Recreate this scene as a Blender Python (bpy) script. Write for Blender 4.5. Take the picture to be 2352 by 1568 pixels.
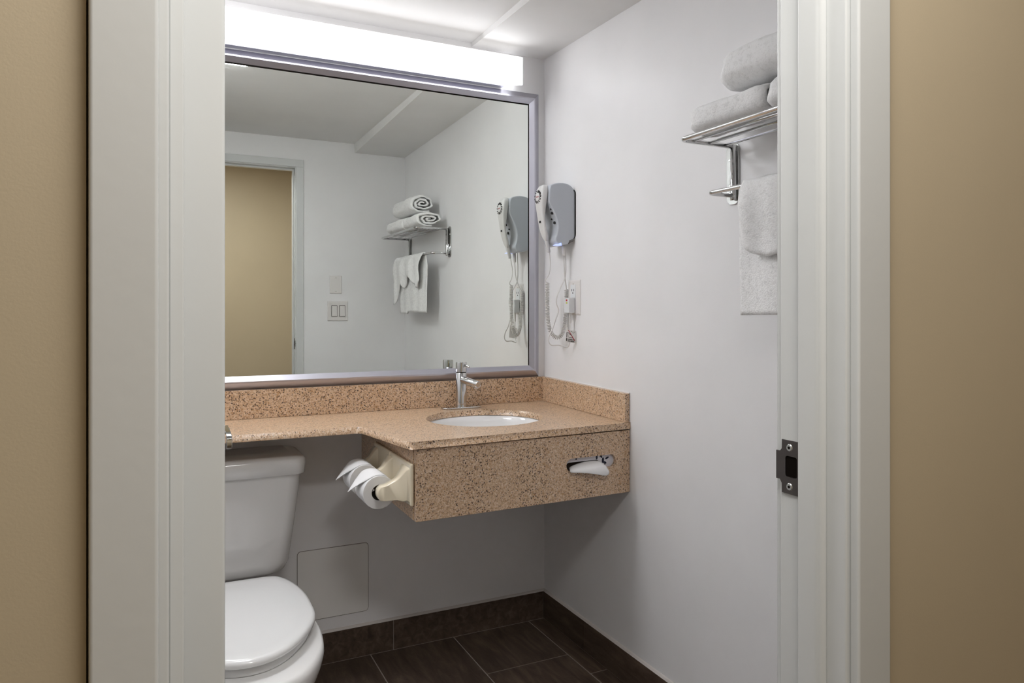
import bpy, bmesh, math, random
from mathutils import Vector, Matrix, noise
from mathutils.geometry import tessellate_polygon
random.seed(7)
S = bpy.context.scene
for o in list(bpy.data.objects): bpy.data.objects.remove(o)
col = S.collection
PI = math.pi

# ---------------------------------------------------------------- camera, world, light, exposure
CAM = Vector((-1.3683, -2.5212, 1.2203))
cd = bpy.data.cameras.new('camera'); cam = bpy.data.objects.new('camera', cd); col.objects.link(cam)
cam.location = CAM
cam.rotation_euler = (PI/2, 0, -0.4523)
cd.sensor_width = 36.0; cd.lens = 1651.58*36/2352; cd.shift_y = -(784-713.0)/2352
cd.clip_start = 0.02
S.camera = cam
S.view_settings.view_transform = 'Standard'; S.view_settings.look = 'None'
S.view_settings.exposure = 0.0; S.view_settings.gamma = 1.0; S.view_settings.use_curve_mapping = False
w = bpy.data.worlds.new('world'); S.world = w; w.use_nodes = True
w.node_tree.nodes['Background'].inputs[0].default_value = (0.9, 0.92, 1.0, 1)
w.node_tree.nodes['Background'].inputs[1].default_value = 0.02
LAMP_E = 3.7          # vanity diffuser
CEIL_E = 27.5         # bathroom ceiling light
HALL_W = 22.5         # hall ceiling lamp
la = bpy.data.lights.new('hall_lamp', 'AREA'); la.shape = 'DISK'; la.size = 0.5; la.energy = HALL_W
la.color = (1.0, 0.99, 0.965)
lo = bpy.data.objects.new('hall_lamp', la); col.objects.link(lo); lo.location = (-1.05, -2.33, 2.36)

# ---------------------------------------------------------------- materials
def lin(r, g, b):
    f = lambda c: (c/255/12.92) if c/255 <= .04045 else ((c/255+.055)/1.055)**2.4
    return (f(r), f(g), f(b), 1)
def mat(name, color, rough=.5, metal=0., spec=.5, coat=0., sheen=0.):
    m = bpy.data.materials.new(name); m.use_nodes = True
    b = m.node_tree.nodes['Principled BSDF']
    b.inputs['Base Color'].default_value = color if len(color) == 4 else (*color, 1)
    b.inputs['Roughness'].default_value = rough; b.inputs['Metallic'].default_value = metal
    b.inputs['Specular IOR Level'].default_value = spec
    b.inputs['Coat Weight'].default_value = coat; b.inputs['Coat Roughness'].default_value = .08
    b.inputs['Sheen Weight'].default_value = sheen
    return m
def N(m, t): return m.node_tree.nodes.new(t)
def L(m, a, b): m.node_tree.links.new(a, b)
def coords(m, scale=(1, 1, 1)):
    t = N(m, 'ShaderNodeTexCoord'); mp = N(m, 'ShaderNodeMapping'); mp.inputs['Scale'].default_value = scale
    g = N(m, 'ShaderNodeNewGeometry')          # world position: grain keeps its size on every piece
    L(m, g.outputs['Position'], mp.inputs['Vector']); return mp.outputs[0]
def bump(m, scale, strength, dist=.002, detail=3, vec=None):
    b = m.node_tree.nodes['Principled BSDF']; n = N(m, 'ShaderNodeTexNoise')
    n.inputs['Scale'].default_value = scale; n.inputs['Detail'].default_value = detail
    L(m, vec or coords(m), n.inputs['Vector'])
    bp = N(m, 'ShaderNodeBump'); bp.inputs['Strength'].default_value = strength; bp.inputs['Distance'].default_value = dist
    L(m, n.outputs[0], bp.inputs['Height']); L(m, bp.outputs[0], b.inputs['Normal']); return bp
def ramp(m, fac, stops, interp='LINEAR'):
    r = N(m, 'ShaderNodeValToRGB'); r.color_ramp.interpolation = interp
    e = r.color_ramp.elements
    while len(e) < len(stops): e.new(.5)
    for k, (p, c) in enumerate(stops): e[k].position = p; e[k].color = c if len(c) == 4 else (*c, 1)
    L(m, fac, r.inputs[0]); return r.outputs[0]
def mix(m, fac, a, b, mode='MIX'):
    x = N(m, 'ShaderNodeMix'); x.data_type = 'RGBA'; x.blend_type = mode
    if hasattr(fac, 'is_output'): L(m, fac, x.inputs[0])
    else: x.inputs[0].default_value = fac
    for v, i in ((a, 6), (b, 7)):
        if hasattr(v, 'is_output'): L(m, v, x.inputs[i])
        else: x.inputs[i].default_value = v
    return x.outputs[2]

def paint(name, color, rough=.42, bs=260, bst=.12, var=.03):
    m = mat(name, color, rough); bump(m, bs, bst, .001)
    b = m.node_tree.nodes['Principled BSDF']
    n = N(m, 'ShaderNodeTexNoise'); n.inputs['Scale'].default_value = 3.0; n.inputs['Detail'].default_value = 4
    L(m, coords(m), n.inputs['Vector'])
    c0 = tuple(x*(1-var) for x in color[:3])+(1,); c1 = tuple(min(1, x*(1+var)) for x in color[:3])+(1,)
    L(m, ramp(m, n.outputs[0], [(.3, c0), (.7, c1)]), b.inputs['Base Color']); return m
M = {}
M['wall'] = paint('bath_wall_paint', (.885, .876, .880, 1), .40)
M['ceil'] = paint('ceiling_paint', (.84, .83, .82, 1), .7)
M['trim'] = paint('trim_gloss_paint', (.695, .705, .70, 1), .22, 90, .10)
M['beige'] = paint('hall_beige_paint', (.57, .475, .335, 1), .5, 420, .07)
M['hallceil'] = paint('hall_ceiling_paint', (.75, .74, .70, 1), .8)
M['carpet'] = mat('hall_carpet', (.11, .08, .055, 1), .95); bump(M['carpet'], 500, .6, .004)
M['panel'] = paint('access_panel_paint', (.90, .885, .86, 1), .45, 200, .1, .04)
M['caulk'] = mat('caulk', (.62, .58, .55, 1), .5)
M['dark'] = mat('dark_gap', (.010, .008, .007, 1), 1., spec=0.)
M['groove'] = mat('panel_groove', (.27, .24, .22, 1), .8)
M['black'] = mat('black_plastic', (.015, .014, .014, 1), .5)
M['porcelain'] = mat('porcelain', (.82, .81, .80, 1), .10, coat=.3)
M['seatplastic'] = mat('seat_plastic', (.80, .80, .795, 1), .18, coat=.2)
M['plate'] = mat('plate_plastic', (.80, .77, .75, 1), .3)
M['whiteplastic'] = mat('white_plastic', (.78, .79, .80, 1), .28)
M['dryerbody'] = mat('dryer_shell_plastic', (.50, .525, .57, 1), .28)
M['dryerhand'] = mat('dryer_handset_plastic', (.72, .71, .70, 1), .28)
M['cord'] = mat('cord_white', (.76, .74, .72, 1), .4)
M['ceramic'] = mat('biscuit_ceramic', (.80, .71, .54, 1), .10, coat=.4)
M['chrome'] = mat('chrome', (.60, .60, .60, 1), .06, 1.)
M['brushed'] = mat('brushed_nickel', (.54, .535, .595, 1), .36, 1.)
bump(M['brushed'], 40, .12, .001, 2, coords(M['brushed'], (1, 30, 30)))
M['strike'] = mat('strike_metal', (.16, .145, .14, 1), .35, 1.)
M['screw'] = mat('screw_metal', (.72, .74, .72, 1), .25, 1.)
M['mirror'] = mat('mirror_silver', (.895, .925, .885, 1), 0.0, 1.)
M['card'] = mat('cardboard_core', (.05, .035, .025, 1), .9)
M['red'] = mat('red_button', (.45, .01, .02, 1), .4)
M['yellow'] = mat('yellow_button', (.62, .66, .12, 1), .4)
M['redink'] = mat('red_ink', (.42, .03, .05, 1), .6)
M['ink'] = mat('black_ink', (.03, .025, .025, 1), .7)
M['navy'] = mat('navy_ink', (.012, .014, .035, 1), .7)
M['tag'] = mat('tag_vinyl', (.78, .76, .74, 1), .4)
M['boxcard'] = mat('tissue_carton', (.70, .68, .72, 1), .6)
def emit(name, color, e):
    m = mat(name, (.8, .8, .8, 1), .4); b = m.node_tree.nodes['Principled BSDF']
    b.inputs['Emission Color'].default_value = (*color, 1); b.inputs['Emission Strength'].default_value = e; return m
M['lamp'] = emit('lamp_diffuser', (.955, .97, 1.0), LAMP_E)
M['lamptop'] = emit('lamp_top_dimmer', (1.0, .985, .97), .75)  # weak glow for the sheet added on top of the diffuser
M['ceillamp'] = emit('ceiling_lamp_lens', (.955, .968, 1.0), CEIL_E)
M['led'] = emit('blue_led', (.22, .34, 1.0), 1.1)
# paper
M['paper'] = mat('toilet_tissue', (.86, .855, .86, 1), .95, spec=.1); bump(M['paper'], 900, .25, .001)
# terry cloth
def terry(name):
    m = mat(name, (.83, .82, .81, 1), .95, spec=.1, sheen=.08); b = m.node_tree.nodes['Principled BSDF']
    v = coords(m)
    n1 = N(m, 'ShaderNodeTexNoise'); n1.inputs['Scale'].default_value = 260; n1.inputs['Detail'].default_value = 4; L(m, v, n1.inputs['Vector'])
    n2 = N(m, 'ShaderNodeTexNoise'); n2.inputs['Scale'].default_value = 70; n2.inputs['Detail'].default_value = 3; L(m, v, n2.inputs['Vector'])
    a = N(m, 'ShaderNodeMath'); a.operation = 'ADD'; L(m, n1.outputs[0], a.inputs[0]); L(m, n2.outputs[0], a.inputs[1])
    bp = N(m, 'ShaderNodeBump'); bp.inputs['Strength'].default_value = .45; bp.inputs['Distance'].default_value = .005
    L(m, a.outputs[0], bp.inputs['Height']); L(m, bp.outputs[0], b.inputs['Normal'])
    L(m, ramp(m, a.outputs[0], [(.60, (.78, .775, .765)), (1.05, (.95, .945, .94))]), b.inputs['Base Color']); return m
M['terry'] = terry('white_terry')
# granite
def granite(name):
    m = mat(name, (.4, .3, .2, 1), .36, coat=.6); b = m.node_tree.nodes['Principled BSDF']; v = coords(m); b.inputs['Coat Roughness'].default_value = .30
    n = N(m, 'ShaderNodeTexNoise'); n.inputs['Scale'].default_value = 190; n.inputs['Detail'].default_value = 6; n.inputs['Roughness'].default_value = .7; L(m, v, n.inputs['Vector'])
    base = ramp(m, n.outputs[0], [(.30, (.28, .15, .065)), (.43, (.54, .35, .20)), (.55, (.71, .515, .35)), (.72, (.87, .745, .60))])
    vo = N(m, 'ShaderNodeTexVoronoi'); vo.inputs['Scale'].default_value = 330; vo.inputs['Randomness'].default_value = 1; L(m, v, vo.inputs['Vector'])
    sep = N(m, 'ShaderNodeSeparateColor'); L(m, vo.outputs['Color'], sep.inputs[0])
    c1 = mix(m, .42, base, ramp(m, sep.outputs[0], [(0, (.37, .19, .08)), (.3, (.66, .44, .26)), (.62, (.74, .55, .40)), (.86, (.83, .72, .60))], 'CONSTANT'))
    # brown flecks, irregular: the lookup is warped by noise
    wn = N(m, 'ShaderNodeTexNoise'); wn.inputs['Scale'].default_value = 260; wn.inputs['Detail'].default_value = 3; L(m, v, wn.inputs['Vector'])
    sc = N(m, 'ShaderNodeVectorMath'); sc.operation = 'SCALE'; L(m, wn.outputs['Color'], sc.inputs[0]); sc.inputs['Scale'].default_value = .0085
    ad = N(m, 'ShaderNodeVectorMath'); ad.operation = 'ADD'; L(m, v, ad.inputs[0]); L(m, sc.outputs[0], ad.inputs[1]); vw = ad.outputs[0]
    v2 = N(m, 'ShaderNodeTexVoronoi'); v2.inputs['Scale'].default_value = 200; L(m, vw, v2.inputs['Vector'])
    s2 = N(m, 'ShaderNodeSeparateColor'); L(m, v2.outputs['Color'], s2.inputs[0])
    f1 = ramp(m, s2.outputs[1], [(0, (1, 1, 1)), (.33, (0, 0, 0))], 'CONSTANT'); f2 = ramp(m, v2.outputs['Distance'], [(.26, (1, 1, 1)), (.52, (0, 0, 0))])
    mm = N(m, 'ShaderNodeMath'); mm.operation = 'MULTIPLY'; L(m, f1, mm.inputs[0]); L(m, f2, mm.inputs[1])
    c2 = mix(m, mm.outputs[0], c1, (.060, .024, .008, 1))
    v3 = N(m, 'ShaderNodeTexVoronoi'); v3.inputs['Scale'].default_value = 120; L(m, vw, v3.inputs['Vector'])
    s3 = N(m, 'ShaderNodeSeparateColor'); L(m, v3.outputs['Color'], s3.inputs[0])
    g1 = ramp(m, s3.outputs[2], [(0, (1, 1, 1)), (.10, (0, 0, 0))], 'CONSTANT'); g2 = ramp(m, v3.outputs['Distance'], [(.25, (.7, .7, .7)), (.50, (0, 0, 0))])
    m2 = N(m, 'ShaderNodeMath'); m2.operation = 'MULTIPLY'; L(m, g1, m2.inputs[0]); L(m, g2, m2.inputs[1])
    c3 = mix(m, m2.outputs[0], c2, (.45, .22, .07, 1))
    L(m, c3, b.inputs['Base Color']); return m
M['granite'] = granite('tan_granite')
# floor tile: dark brown stone-look porcelain
def tilemat(name):
    m = mat(name, (.05, .035, .025, 1), .45, spec=.35); b = m.node_tree.nodes['Principled BSDF']; v = coords(m, (9, 1.6, 9))
    n = N(m, 'ShaderNodeTexNoise'); n.inputs['Scale'].default_value = 4; n.inputs['Detail'].default_value = 8; n.inputs['Roughness'].default_value = .65; n.inputs['Distortion'].default_value = .6; L(m, v, n.inputs['Vector'])
    c = ramp(m, n.outputs[0], [(.28, (.045, .029, .021)), (.5, (.088, .060, .044)), (.72, (.15, .108, .080))])
    oi = N(m, 'ShaderNodeObjectInfo'); rr = ramp(m, oi.outputs['Random'], [(0, (.85, .85, .85)), (1, (1.12, 1.1, 1.08))])
    L(m, mix(m, 1.0, c, rr, 'MULTIPLY'), b.inputs['Base Color'])
    n3 = N(m, 'ShaderNodeTexNoise'); n3.inputs['Scale'].default_value = 180; L(m, coords(m), n3.inputs['Vector'])
    bp = N(m, 'ShaderNodeBump'); bp.inputs['Strength'].default_value = .25; bp.inputs['Distance'].default_value = .002; L(m, n3.outputs[0], bp.inputs['Height']); L(m, bp.outputs[0], b.inputs['Normal'])
    return m
M['tile'] = tilemat('dark_stone_tile')
M['grout'] = mat('grout', (.34, .29, .26, 1), .9); bump(M['grout'], 400, .4, .001)

# ---------------------------------------------------------------- object helpers
WL = {}
def tag(o, label=None, cat=None, group=None, kind=None):
    if label: o['label'] = label
    if cat: o['category'] = cat
    if group: o['group'] = group
    if kind: o['kind'] = kind
    return o
def empty(name, loc, label, cat, group=None, kind=None):
    o = bpy.data.objects.new(name, None); o.empty_display_size = .05; col.objects.link(o)
    o.location = loc; WL[o] = Vector(loc); return tag(o, label, cat, group, kind)
def obj(name, verts, faces, m, parent=None, smooth=False, bevel=0., seg=2, sub=0, auto=None, label=None):
    """world-space verts -> ONE mesh object whose origin is its base (or its parent's)"""
    vs = [Vector(v) for v in verts]
    if parent is not None: base = WL[parent]
    else:
        xs = [v.x for v in vs]; ys = [v.y for v in vs]; zs = [v.z for v in vs]
        base = Vector(((min(xs)+max(xs))/2, (min(ys)+max(ys))/2, min(zs)))
    me = bpy.data.meshes.new(name); me.from_pydata([v-base for v in vs], [], faces); me.update()
    bm = bmesh.new(); bm.from_mesh(me); bmesh.ops.recalc_face_normals(bm, faces=bm.faces); bm.to_mesh(me); bm.free()
    me.materials.append(M[m] if isinstance(m, str) else m)
    o = bpy.data.objects.new(name, me); col.objects.link(o)
    if parent is not None: o.parent = parent
    else: o.location = base
    WL[o] = Vector(base)
    if smooth:
        for p in me.polygons: p.use_smooth = True
    if bevel:
        b = o.modifiers.new('bevel', 'BEVEL'); b.width = bevel; b.segments = seg; b.limit_method = 'ANGLE'; b.angle_limit = math.radians(40)
        for p in me.polygons: p.use_smooth = True
        wn = o.modifiers.new('wn', 'WEIGHTED_NORMAL'); wn.keep_sharp = False
    if sub:
        s = o.modifiers.new('sub', 'SUBSURF'); s.levels = s.render_levels = sub
        for p in me.polygons: p.use_smooth = True
    if auto is not None:
        for p in me.polygons: p.use_smooth = True
        me.set_sharp_from_angle(angle=math.radians(auto))
    if label: o['label'] = label
    return o
def box(x0, x1, y0, y1, z0, z1):
    v = [(x, y, z) for z in (z0, z1) for y in (y0, y1) for x in (x0, x1)]
    f = [(0, 2, 3, 1), (4, 5, 7, 6), (0, 1, 5, 4), (2, 6, 7, 3), (0, 4, 6, 2), (1, 3, 7, 5)]
    return v, f
def join(*parts):
    V, F = [], []
    for v, f in parts:
        n = len(V); V += list(v); F += [tuple(i+n for i in q) for q in f]
    return V, F
def prism(poly, a, b, fn):
    """extrude 2-D polygon between a and b; fn(p, t) -> 3-D"""
    n = len(poly); V = [fn(p, a) for p in poly]+[fn(p, b) for p in poly]
    F = [tuple(range(n)), tuple(range(2*n-1, n-1, -1))]+[(i, (i+1) % n, n+(i+1) % n, n+i) for i in range(n)]
    return V, F
XY = lambda p, t: (p[0], p[1], t)
XZ = lambda p, t: (p[0], t, p[1])
YZ = lambda p, t: (t, p[0], p[1])
def loft(rings, cap0=True, cap1=True):
    n = len(rings[0]); V = [v for r in rings for v in r]; F = []
    for k in range(len(rings)-1):
        for i in range(n): F.append((k*n+i, k*n+(i+1) % n, (k+1)*n+(i+1) % n, (k+1)*n+i))
    if cap0: F.append(tuple(range(n-1, -1, -1)))
    if cap1: F.append(tuple(range((len(rings)-1)*n, len(rings)*n)))
    return V, F
def ring(c, r, ax, n=24):
    c = Vector(c); ax = Vector(ax).normalized()
    u = ax.orthogonal().normalized(); w_ = ax.cross(u)
    return [tuple(c+u*r*math.cos(2*PI*i/n)+w_*r*math.sin(2*PI*i/n)) for i in range(n)]
def cyl(a, b, r0, r1=None, n=24):
    a, b = Vector(a), Vector(b); ax = b-a
    return loft([ring(a, r0, ax, n), ring(b, r0 if r1 is None else r1, ax, n)])
def tube(path, r, n=10, caps=True):
    P = [Vector(p) for p in path]; T = []
    for i in range(len(P)):
        T.append((P[min(i+1, len(P)-1)]-P[max(i-1, 0)]).normalized())
    u = T[0].orthogonal().normalized(); rings = []
    for i, p in enumerate(P):
        u = (u-T[i]*u.dot(T[i])).normalized(); w_ = T[i].cross(u)
        rr = r[i] if isinstance(r, (list, tuple)) else r
        rings.append([tuple(p+u*rr*math.cos(2*PI*k/n)+w_*rr*math.sin(2*PI*k/n)) for k in range(n)])
    return loft(rings, caps, caps)
def smoothpath(pts, k=8):
    P = [Vector(p) for p in pts]; out = []
    for i in range(len(P)-1):
        p0 = P[max(i-1, 0)]; p1 = P[i]; p2 = P[i+1]; p3 = P[min(i+2, len(P)-1)]
        for j in range(k):
            t = j/k
            out.append(.5*((2*p1)+(p2-p0)*t+(2*p0-5*p1+4*p2-p3)*t*t+(3*p1-p0-3*p2+p3)*t**3))
    out.append(P[-1]); return out
def fillet(pts, r, k=6):
    """polyline with rounded corners"""
    P = [Vector(p) for p in pts]; out = [P[0]]
    for i in range(1, len(P)-1):
        a = (P[i-1]-P[i]); b = (P[i+1]-P[i]); d = min(r, a.length*.49, b.length*.49)
        A = P[i]+a.normalized()*d; B = P[i]+b.normalized()*d
        for j in range(k+1):
            t = j/k; out.append(A*(1-t)**2+P[i]*2*t*(1-t)+B*t*t)
    out.append(P[-1]); return out
def rrect(x0, x1, y0, y1, r, k=5):
    out = []
    for cx, cy, a in ((x1-r, y1-r, 0), (x0+r, y1-r, 90), (x0+r, y0+r, 180), (x1-r, y0+r, 270)):
        for j in range(k+1):
            t = math.radians(a+90*j/k); out.append((cx+r*math.cos(t), cy+r*math.sin(t)))
    return out
def slab_hole(outer, hole, fn, a, b):
    """flat plate with a hole, extruded from a to b"""
    pts = list(outer)+list(hole); n = len(pts)
    tris = [tuple(t) for t in tessellate_polygon([[Vector((p[0], p[1], 0)) for p in l] for l in (outer, hole)])]
    no, nh = len(outer), len(hole)
    V = [fn(p, a) for p in pts]+[fn(p, b) for p in pts]
    F = tris+[tuple(i+n for i in reversed(t)) for t in tris]
    F += [(i, (i+1) % no, n+(i+1) % no, n+i) for i in range(no)]
    F += [(no+i, no+(i+1) % nh, n+no+(i+1) % nh, n+no+i) for i in range(nh)]
    return V, F
def text(s, name, size, m, parent, origin, xd, yd, depth=.0004, shear=0.):
    cu = bpy.data.curves.new('txt', 'FONT'); cu.body = s; cu.size = size; cu.align_x = 'CENTER'; cu.align_y = 'CENTER'; cu.extrude = depth; cu.shear = shear
    t = bpy.data.objects.new('txt', cu); col.objects.link(t)
    dg = bpy.context.evaluated_depsgraph_get(); me = bpy.data.meshes.new_from_object(t.evaluated_get(dg))
    bpy.data.objects.remove(t); X = Vector(xd).normalized(); Y = Vector(yd).normalized(); Z = X.cross(Y); O = Vector(origin)
    V = [tuple(O+X*v.co.x+Y*v.co.y+Z*v.co.z) for v in me.vertices]; F = [tuple(p.vertices) for p in me.polygons]
    return obj(name, V, F, m, parent)

# ---------------------------------------------------------------- room shell
XL, YF, YH = -1.66, -1.852, -1.95          # left wall, bath face and hall face of the door wall
ZC = 2.235
JL, JR, HEAD = -1.364, -.667, 2.06         # door jamb faces, head
def struct(name, vf, m, label, cat='wall', **k):
    return tag(obj(name, *vf, m, **k), label, cat, None, 'structure')
struct('wall_back', box(XL-.1, .1, 0, .1, -.02, 2.45), 'wall', 'white painted wall behind the mirror, counter and toilet')
struct('wall_right', box(0, .1, -1.90, 0, -.02, 2.45), 'wall', 'white painted side wall carrying hair dryer, outlet and towel rack')
struct('wall_left', box(XL-.1, XL, -1.90, 0, -.02, 2.45), 'wall', 'white painted wall on the far side of the toilet')
jt = .019
wf = join(box(XL, JL-jt, -1.90, YF, 0, 2.45), box(JR+jt, 0, -1.90, YF, 0, 2.45), box(JL-jt, JR+jt, -1.90, YF, HEAD+jt, 2.45))
struct('wall_front', wf, 'wall', 'white painted bathroom side of the doorway wall, with light switches, seen in the mirror')
wh = join(box(-3.0, -1.4155, YH, -1.90, 0, 2.45), box(JR+jt, 1.2, YH, -1.90, 0, 2.45), box(-1.4155, JR+jt, YH, -1.90, HEAD+.055, 2.45))
struct('wall_hall', wh, 'beige', 'beige hall wall on both sides of the white door frame')
struct('wall_hall_back', box(-3.0, 1.2, -3.60, -3.50, 0, 2.45), 'beige', 'beige hall wall reflected in the mirror through the doorway')
struct('wall_hall_left', box(-3.1, -3.0, -3.60, -1.90, 0, 2.45), 'beige', 'beige wall closing the left end of the hall')
struct('wall_hall_right', box(1.2, 1.3, -3.60, -1.90, 0, 2.45), 'beige', 'beige wall closing the right end of the hall')
struct('ceiling', box(XL, 0, YF, 0, ZC, ZC+.05), 'ceil', 'white bathroom ceiling above the vanity light', 'ceiling')
struct('ceiling_hall', box(-3.0, 1.2, -3.50, YH, 2.40, 2.45), 'hallceil', 'off-white ceiling of the hall', 'ceiling')
# lowered strip of ceiling along the right wall, slightly sloping
sv = [(-.315, YF, 2.180), (0, YF, 2.180), (-.315, 0, 2.219), (0, 0, 2.219), (-.318, YF, ZC), (0, YF, ZC), (-.315, 0, ZC), (0, 0, ZC)]
struct('trim_1', (sv, [(0, 2, 3, 1), (4, 5, 7, 6), (0, 1, 5, 4), (2, 6, 7, 3), (0, 4, 6, 2), (1, 3, 7, 5)]), 'ceil', 'white boxed-in lower ceiling strip along the right wall', 'soffit')

# floor: grout bed with separate tiles
fl = empty('floor', (-.8, -.9, 0), 'dark brown stone-look floor tiles with grey-brown grout', 'floor', None, 'structure')
obj('grout_bed', *box(XL, 0, YF, 0, -.03, -.0018), 'grout', fl)
obj('hall_carpet', *box(-3.0, 1.2, -3.50, YF, -.03, -.004), 'carpet', fl, label='brown hall carpet')
gx = [-.073-.3155*k for k in range(0, 7)]
cols = [(-.073, 0)]+[(-.073-.3155*(k+1), -.073-.3155*k) for k in range(6)]
g = .0021
for ci, (a, b) in enumerate(cols):
    off = -.310 if ci % 2 == 1 else (-.605 if ci else -.46)
    cuts = [off+.61*k for k in range(-4, 3)]
    ys = sorted([YF]+[c for c in cuts if YF+.02 < c < -.02]+[0])
    for y0, y1 in zip(ys[:-1], ys[1:]):
        aa = max(a, XL)
        if b-aa < .02: continue
        obj('tile', *box(aa+g, b-g, y0+g, y1-g, -.012, 0), 'tile', fl, bevel=.0012, seg=1)
# tile baseboards
HB, TB = .107, .0095
bb = empty('baseboard_back', (-.8, 0, 0), 'dark brown tile baseboard along the wall behind the toilet', 'baseboard', None, 'structure')
obj('grout_line', *box(XL, 0, -TB+.0015, 0, 0, HB-.001), 'grout', bb)
e = [XL, -1.241, -.621, -TB]
for a, b in zip(e[:-1], e[1:]): obj('tile', *box(a+.0009, b-.0009, -TB, -.001, .0016, HB), 'tile', bb, bevel=.001, seg=1)
obj('caulk_bead', *prism([(-TB+.001, HB), (-TB*.4, HB+.0055), (0, HB+.0075), (0, HB)], XL, 0, YZ), 'caulk', bb)
br = empty('baseboard_right', (0, -.9, 0), 'dark brown tile baseboard along the right wall', 'baseboard', None, 'structure')
obj('grout_line', *box(-TB+.0015, 0, YF, 0, 0, HB-.001), 'grout', br)
e = [-TB*0-.0005, -.3135, -.923, -1.53, YF]
for a, b in zip(e[:-1], e[1:]): obj('tile', *box(-TB, -.001, b+.0009, a-.0009, .0016, HB), 'tile', br, bevel=.001, seg=1)
obj('caulk_bead', *prism([(-TB+.001, HB), (-TB*.4, HB+.0055), (0, HB+.0075), (0, HB)], YF, 0, XZ), 'caulk', br)

# door frame: jambs with stops, casings both sides
def framepart(name, vf, label, bev=.002): return tag(obj(name, *vf, 'trim', bevel=bev, seg=3), label, 'door frame', None, 'structure')
jr = framepart('trim_2', box(JR, JR+jt, YH, YF, 0, HEAD), 'glossy white right door jamb with metal strike plate')
obj('door_stop', *prism([(JR, -1.889), (JR-.010, -1.889), (JR-.010, -1.914), (JR-.008, -1.9175), (JR-.0075, -1.921), (JR-.004, -1.924), (JR, -1.924)], 0, HEAD-.010, XY), 'trim', jr, bevel=.0016, seg=3)
jl = framepart('trim_3', box(JL-jt, JL, YH, YF, 0, HEAD), 'glossy white left door jamb on the hinge side')
obj('door_stop', *prism([(JL, -1.889), (JL+.0105, -1.889), (JL+.0105, -1.921), (JL, -1.921)], 0, HEAD-.010, XY), 'trim', jl, bevel=.0016, seg=3)
jh = framepart('trim_4', box(JL-jt, JR+jt, YH, YF, HEAD, HEAD+jt), 'glossy white head jamb over the bathroom door')
obj('door_stop', *box(JL, JR, -1.921, -1.889, HEAD-.010, HEAD), 'trim', jh, bevel=.0016, seg=3)
cw = .043
framepart('trim_5', box(-1.4133, -1.3706, -1.963, YH, 0, HEAD+.005), 'flat white casing left of the doorway on the beige hall wall', .003)
framepart('trim_6', box(JR+.005, -.6075, -1.963, YH, 0, HEAD+.005), 'flat white casing right of the doorway on the beige hall wall', .003)
framepart('trim_7', box(-1.4133, -.6075, -1.963, YH, HEAD+.005, HEAD+.058), 'flat white casing over the doorway on the hall side', .003)
framepart('trim_8', box(JR+.005, JR+.047, YF, YF+.010, 0, HEAD+.005), 'flat white casing beside the doorway inside the bathroom, seen in mirror', .002)
framepart('trim_9', box(JL-.047, JL-.005, YF, YF+.010, 0, HEAD+.005), 'flat white hinge-side casing inside the bathroom', .002)
framepart('trim_10', box(JL-.047, JR+.047, YF, YF+.010, HEAD+.005, HEAD+.047), 'flat white casing above the doorway inside the bathroom, seen in mirror', .002)

# strike plate with lip, latch hole and screws (part of the right jamb)
sx = JR-.0012
outer = [(-1.8567, .9925), (-1.8815, .9925), (-1.8815, 1.0590), (-1.8567, 1.0590), (-1.8567, 1.0475), (-1.8535, 1.0440), (-1.8475, 1.0440), (-1.8475, 1.0085), (-1.8535, 1.0085), (-1.8567, 1.0040)]
hole = rrect(-1.8808, -1.8625, 1.0135, 1.0395, .003, 3)
obj('strike_plate', *slab_hole(outer, hole, YZ, JR-.0016, JR+.0002), 'strike', jr, label='dark metal latch strike plate')
obj('strike_recess', *box(JR-.0008, JR+.0002, -1.8806, -1.8627, 1.0138, 1.0392), 'dark', jr)
obj('strike_lip', *tube([(JR-.0006, -1.8478, 1.0263), (JR+.0022, -1.8462, 1.0263), (JR+.006, -1.8462, 1.0263)], .0009, 4), 'strike', jr)
for z in (1.0500, 1.0015):
    s = obj('screw', *loft([ring((JR-.0016, -1.8690, z), .0048, (-1, 0, 0), 16), ring((JR-.0026, -1.8690, z), .0040, (-1, 0, 0), 16)]), 'screw', jr)
    obj('screw_recess', *cyl((JR-.0026, -1.8690, z), (JR-.0029, -1.8690, z), .0018, n=8), 'dark', s)

# open door seen edge-on against the left jamb
dr = tag(obj('door_1', *box(-1.3545, -1.3193, -1.8500, -1.1650, .008, HEAD-.004), 'trim', bevel=.003, seg=3), 'white bathroom door standing open, seen edge-on at the left jamb', 'door', None, 'structure')
lv = join(tube(smoothpath([(-1.3195, -1.222, 1.021), (-1.2860, -1.222, 1.021), (-1.2770, -1.228, 1.0215), (-1.2755, -1.245, 1.022)], 5), .008, 12))
obj('lever_rose', *cyl((-1.3193, -1.222, 1.021), (-1.3105, -1.222, 1.021), .032, .030, 28), 'chrome', dr, auto=40)
obj('lever_neck', *lv, 'chrome', dr, smooth=True)
obj('lever_handle', *prism(fillet([(-1.2375, 1.030), (-1.300, 1.0275), (-1.3170, 1.0245), (-1.3215, 1.0160), (-1.3200, 1.0045), (-1.3130, 1.0040), (-1.295, 1.0095), (-1.2375, 1.012)], .005, 3), -1.2790, -1.2705, lambda p, t: (t, p[0], p[1])), 'chrome', dr, bevel=.0018, seg=3, label='chrome lever handle')
for z in (.25, 1.80): obj('hinge', *cyl((-1.357, -1.848, z-.045), (-1.357, -1.848, z+.045), .0055, n=12), 'brushed', dr)

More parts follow.
